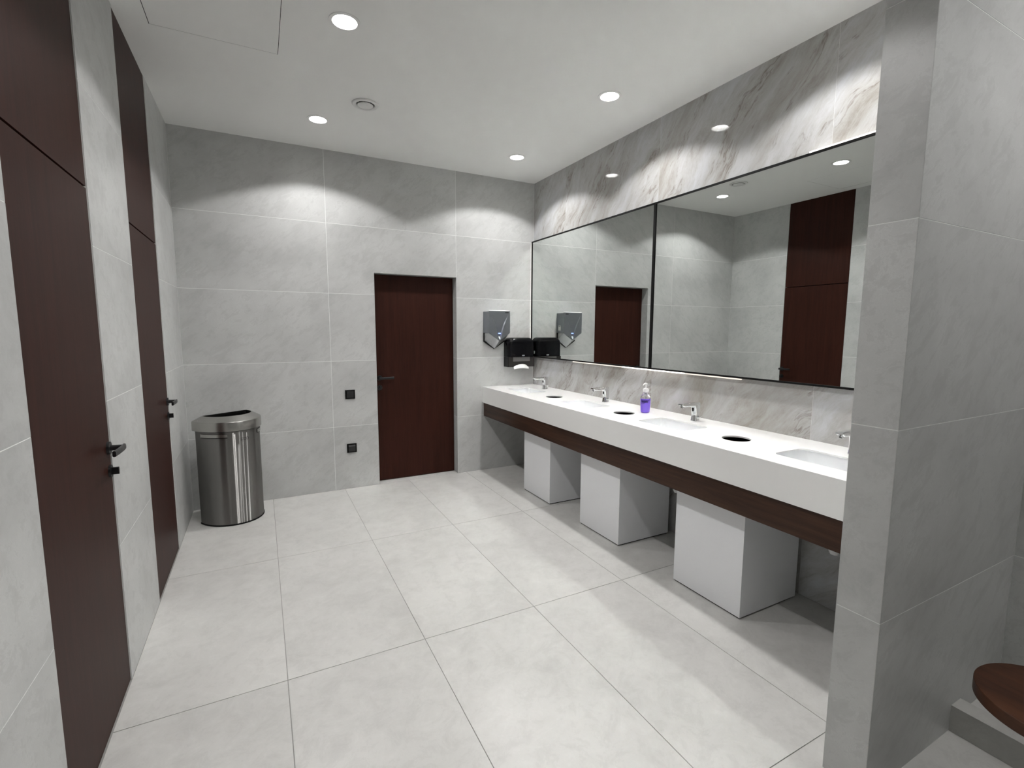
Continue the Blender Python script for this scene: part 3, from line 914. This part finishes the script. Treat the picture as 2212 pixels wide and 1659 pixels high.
for i_, cx_ in enumerate((-0.024, -0.005, 0.014)):
    loopmark(bn, cx_, 0.655, 0.0098, 0.0092, tail=(i_ == 0))

# ------------------------------------------------------------------ soap bottle
sb = empty('soap_bottle', (2.985, -1.962, CZ1), 'clear pump bottle of purple liquid soap on the counter', 'bottle')
def orr(prof, n=36, sy=0.86, sx=1.0):
    return [[(r * sx * math.cos(2 * math.pi * i / n), r * sy * math.sin(2 * math.pi * i / n), z) for i in range(n)] for r, z in prof]
MB().loft(orr([(0.024, 0.0), (0.031, 0.003), (0.034, 0.010), (0.0365, 0.04), (0.0380, 0.075), (0.0380, 0.098), (0.0374, 0.103)])).build('soap', 'soap', sb, smooth=50)
MB().loft(orr([(0.0376, 0.1035), (0.0360, 0.113), (0.028, 0.127), (0.0175, 0.136), (0.0160, 0.143), (0.0160, 0.150)])).build('bottle_neck', 'clear', sb, smooth=50)
MB().loft(orr([(0.0185, 0.148), (0.0195, 0.150), (0.0195, 0.166), (0.0165, 0.175), (0.007, 0.180), (0.0058, 0.184), (0.0055, 0.203)], sy=1.0)).build('pump_collar', 'plastic_white', sb, smooth=40)
# pump head with nozzle towards the left of the picture
hdv = Vector((-0.93, -0.36, 0)).normalized()
rows_ = []
per = Vector((-hdv.y, hdv.x, 0))
for d_, zc, hz_, hw_ in ((-0.013, 0.207, 0.0055, 0.007), (0.0, 0.209, 0.0068, 0.010), (0.016, 0.209, 0.0055, 0.008), (0.033, 0.207, 0.0038, 0.0045), (0.043, 0.202, 0.0028, 0.0035)):
    rows_.append([tuple(hdv * d_ + per * q[0] + Vector((0, 0, zc + q[1]))) for q in rrect(0, 0, hw_, hz_, min(hw_, hz_) * 0.8, 4)])
MB().loft(rows_).build('pump_head', 'plastic_white', sb, smooth=50)
MB().tube([(0, 0, 0.02), (0, 0, 0.15)], 0.003, 8).build('dip_tube', 'plastic_white', sb)
MB().lathe([(0.012, 0.118), (0.012, 0.136), (0.006, 0.142)], n=16).build('pump_barrel', 'plastic_white', sb)
# dark violet script-like print around the front
view_a = math.degrees(math.atan2(CAM_POS.y + 1.962, CAM_POS.x - 2.985))
def on_bottle(ang, z, off=0.0007):
    a = math.radians(ang)
    r = (0.0380 if z > 0.07 else 0.0365 + (z - 0.04) * 0.0015 / 0.035) + off
    return Vector((r * math.cos(a), r * 0.86 * math.sin(a), z))
def stroke(name, pts, wd):
    mb_ = MB()
    prev = None
    P_ = []
    for i in range(len(pts)):
        a, z = pts[i]
        an, zn = pts[min(i + 1, len(pts) - 1)]
        ap, zp = pts[max(i - 1, 0)]
        dx_, dz_ = (an - ap) * 0.00066, zn - zp
        L = math.hypot(dx_, dz_) or 1
        P_.append((a - dz_ / L * wd / 0.00066 * 0.5, z + dx_ / L * wd * 0.5, a + dz_ / L * wd / 0.00066 * 0.5, z - dx_ / L * wd * 0.5))
    top = [mb_.bm.verts.new(on_bottle(p_[0], p_[1])) for p_ in P_]
    bot = [mb_.bm.verts.new(on_bottle(p_[2], p_[3])) for p_ in P_]
    for i in range(len(P_) - 1):
        mb_.bm.faces.new((top[i], top[i + 1], bot[i + 1], bot[i]))
    bmesh.ops.solidify(mb_.bm, geom=mb_.bm.faces[:], thickness=0.0003)
    return mb_.build(name, 'label_violet', sb)
va_ = view_a
stroke('label_band', [(va_ - 62 + 3 * i, 0.094 + 0.0015 * math.sin(i * 0.9)) for i in range(42)], 0.0035)
stroke('label_script', [(va_ - 50 + 2.5 * i, 0.084 + 0.007 * math.sin(i * 1.15) + 0.0015 * math.sin(i * 2.7)) for i in range(36)], 0.0048)
stroke('label_script', [(va_ - 40 + 2.4 * i, 0.080 + 0.005 * math.cos(i * 1.45)) for i in range(30)], 0.0035)
stroke('label_swash', [(va_ - 58 + 3 * i, 0.068 + 0.00008 * (i - 9) ** 2) for i in range(20)], 0.0022)

# ------------------------------------------------------------------ round wooden stool beside the partition
so = empty('stool', (2.462, -4.176, 0), 'round walnut stool seat at the right edge beside the low kerb', 'stool')
MB().lathe([(0.150, 0.410), (0.173, 0.412), (0.1755, 0.415), (0.1755, 0.448), (0.174, 0.450)], n=72).build('seat', 'stool_wood', so, smooth=30)
MB().lathe([(0.024, 0.012), (0.024, 0.410)], n=24).build('pedestal', 'black_metal', so, smooth=40)
MB().lathe([(0.150, 0.0), (0.150, 0.006), (0.03, 0.014)], n=48).build('foot_plate', 'black_metal', so, smooth=40)
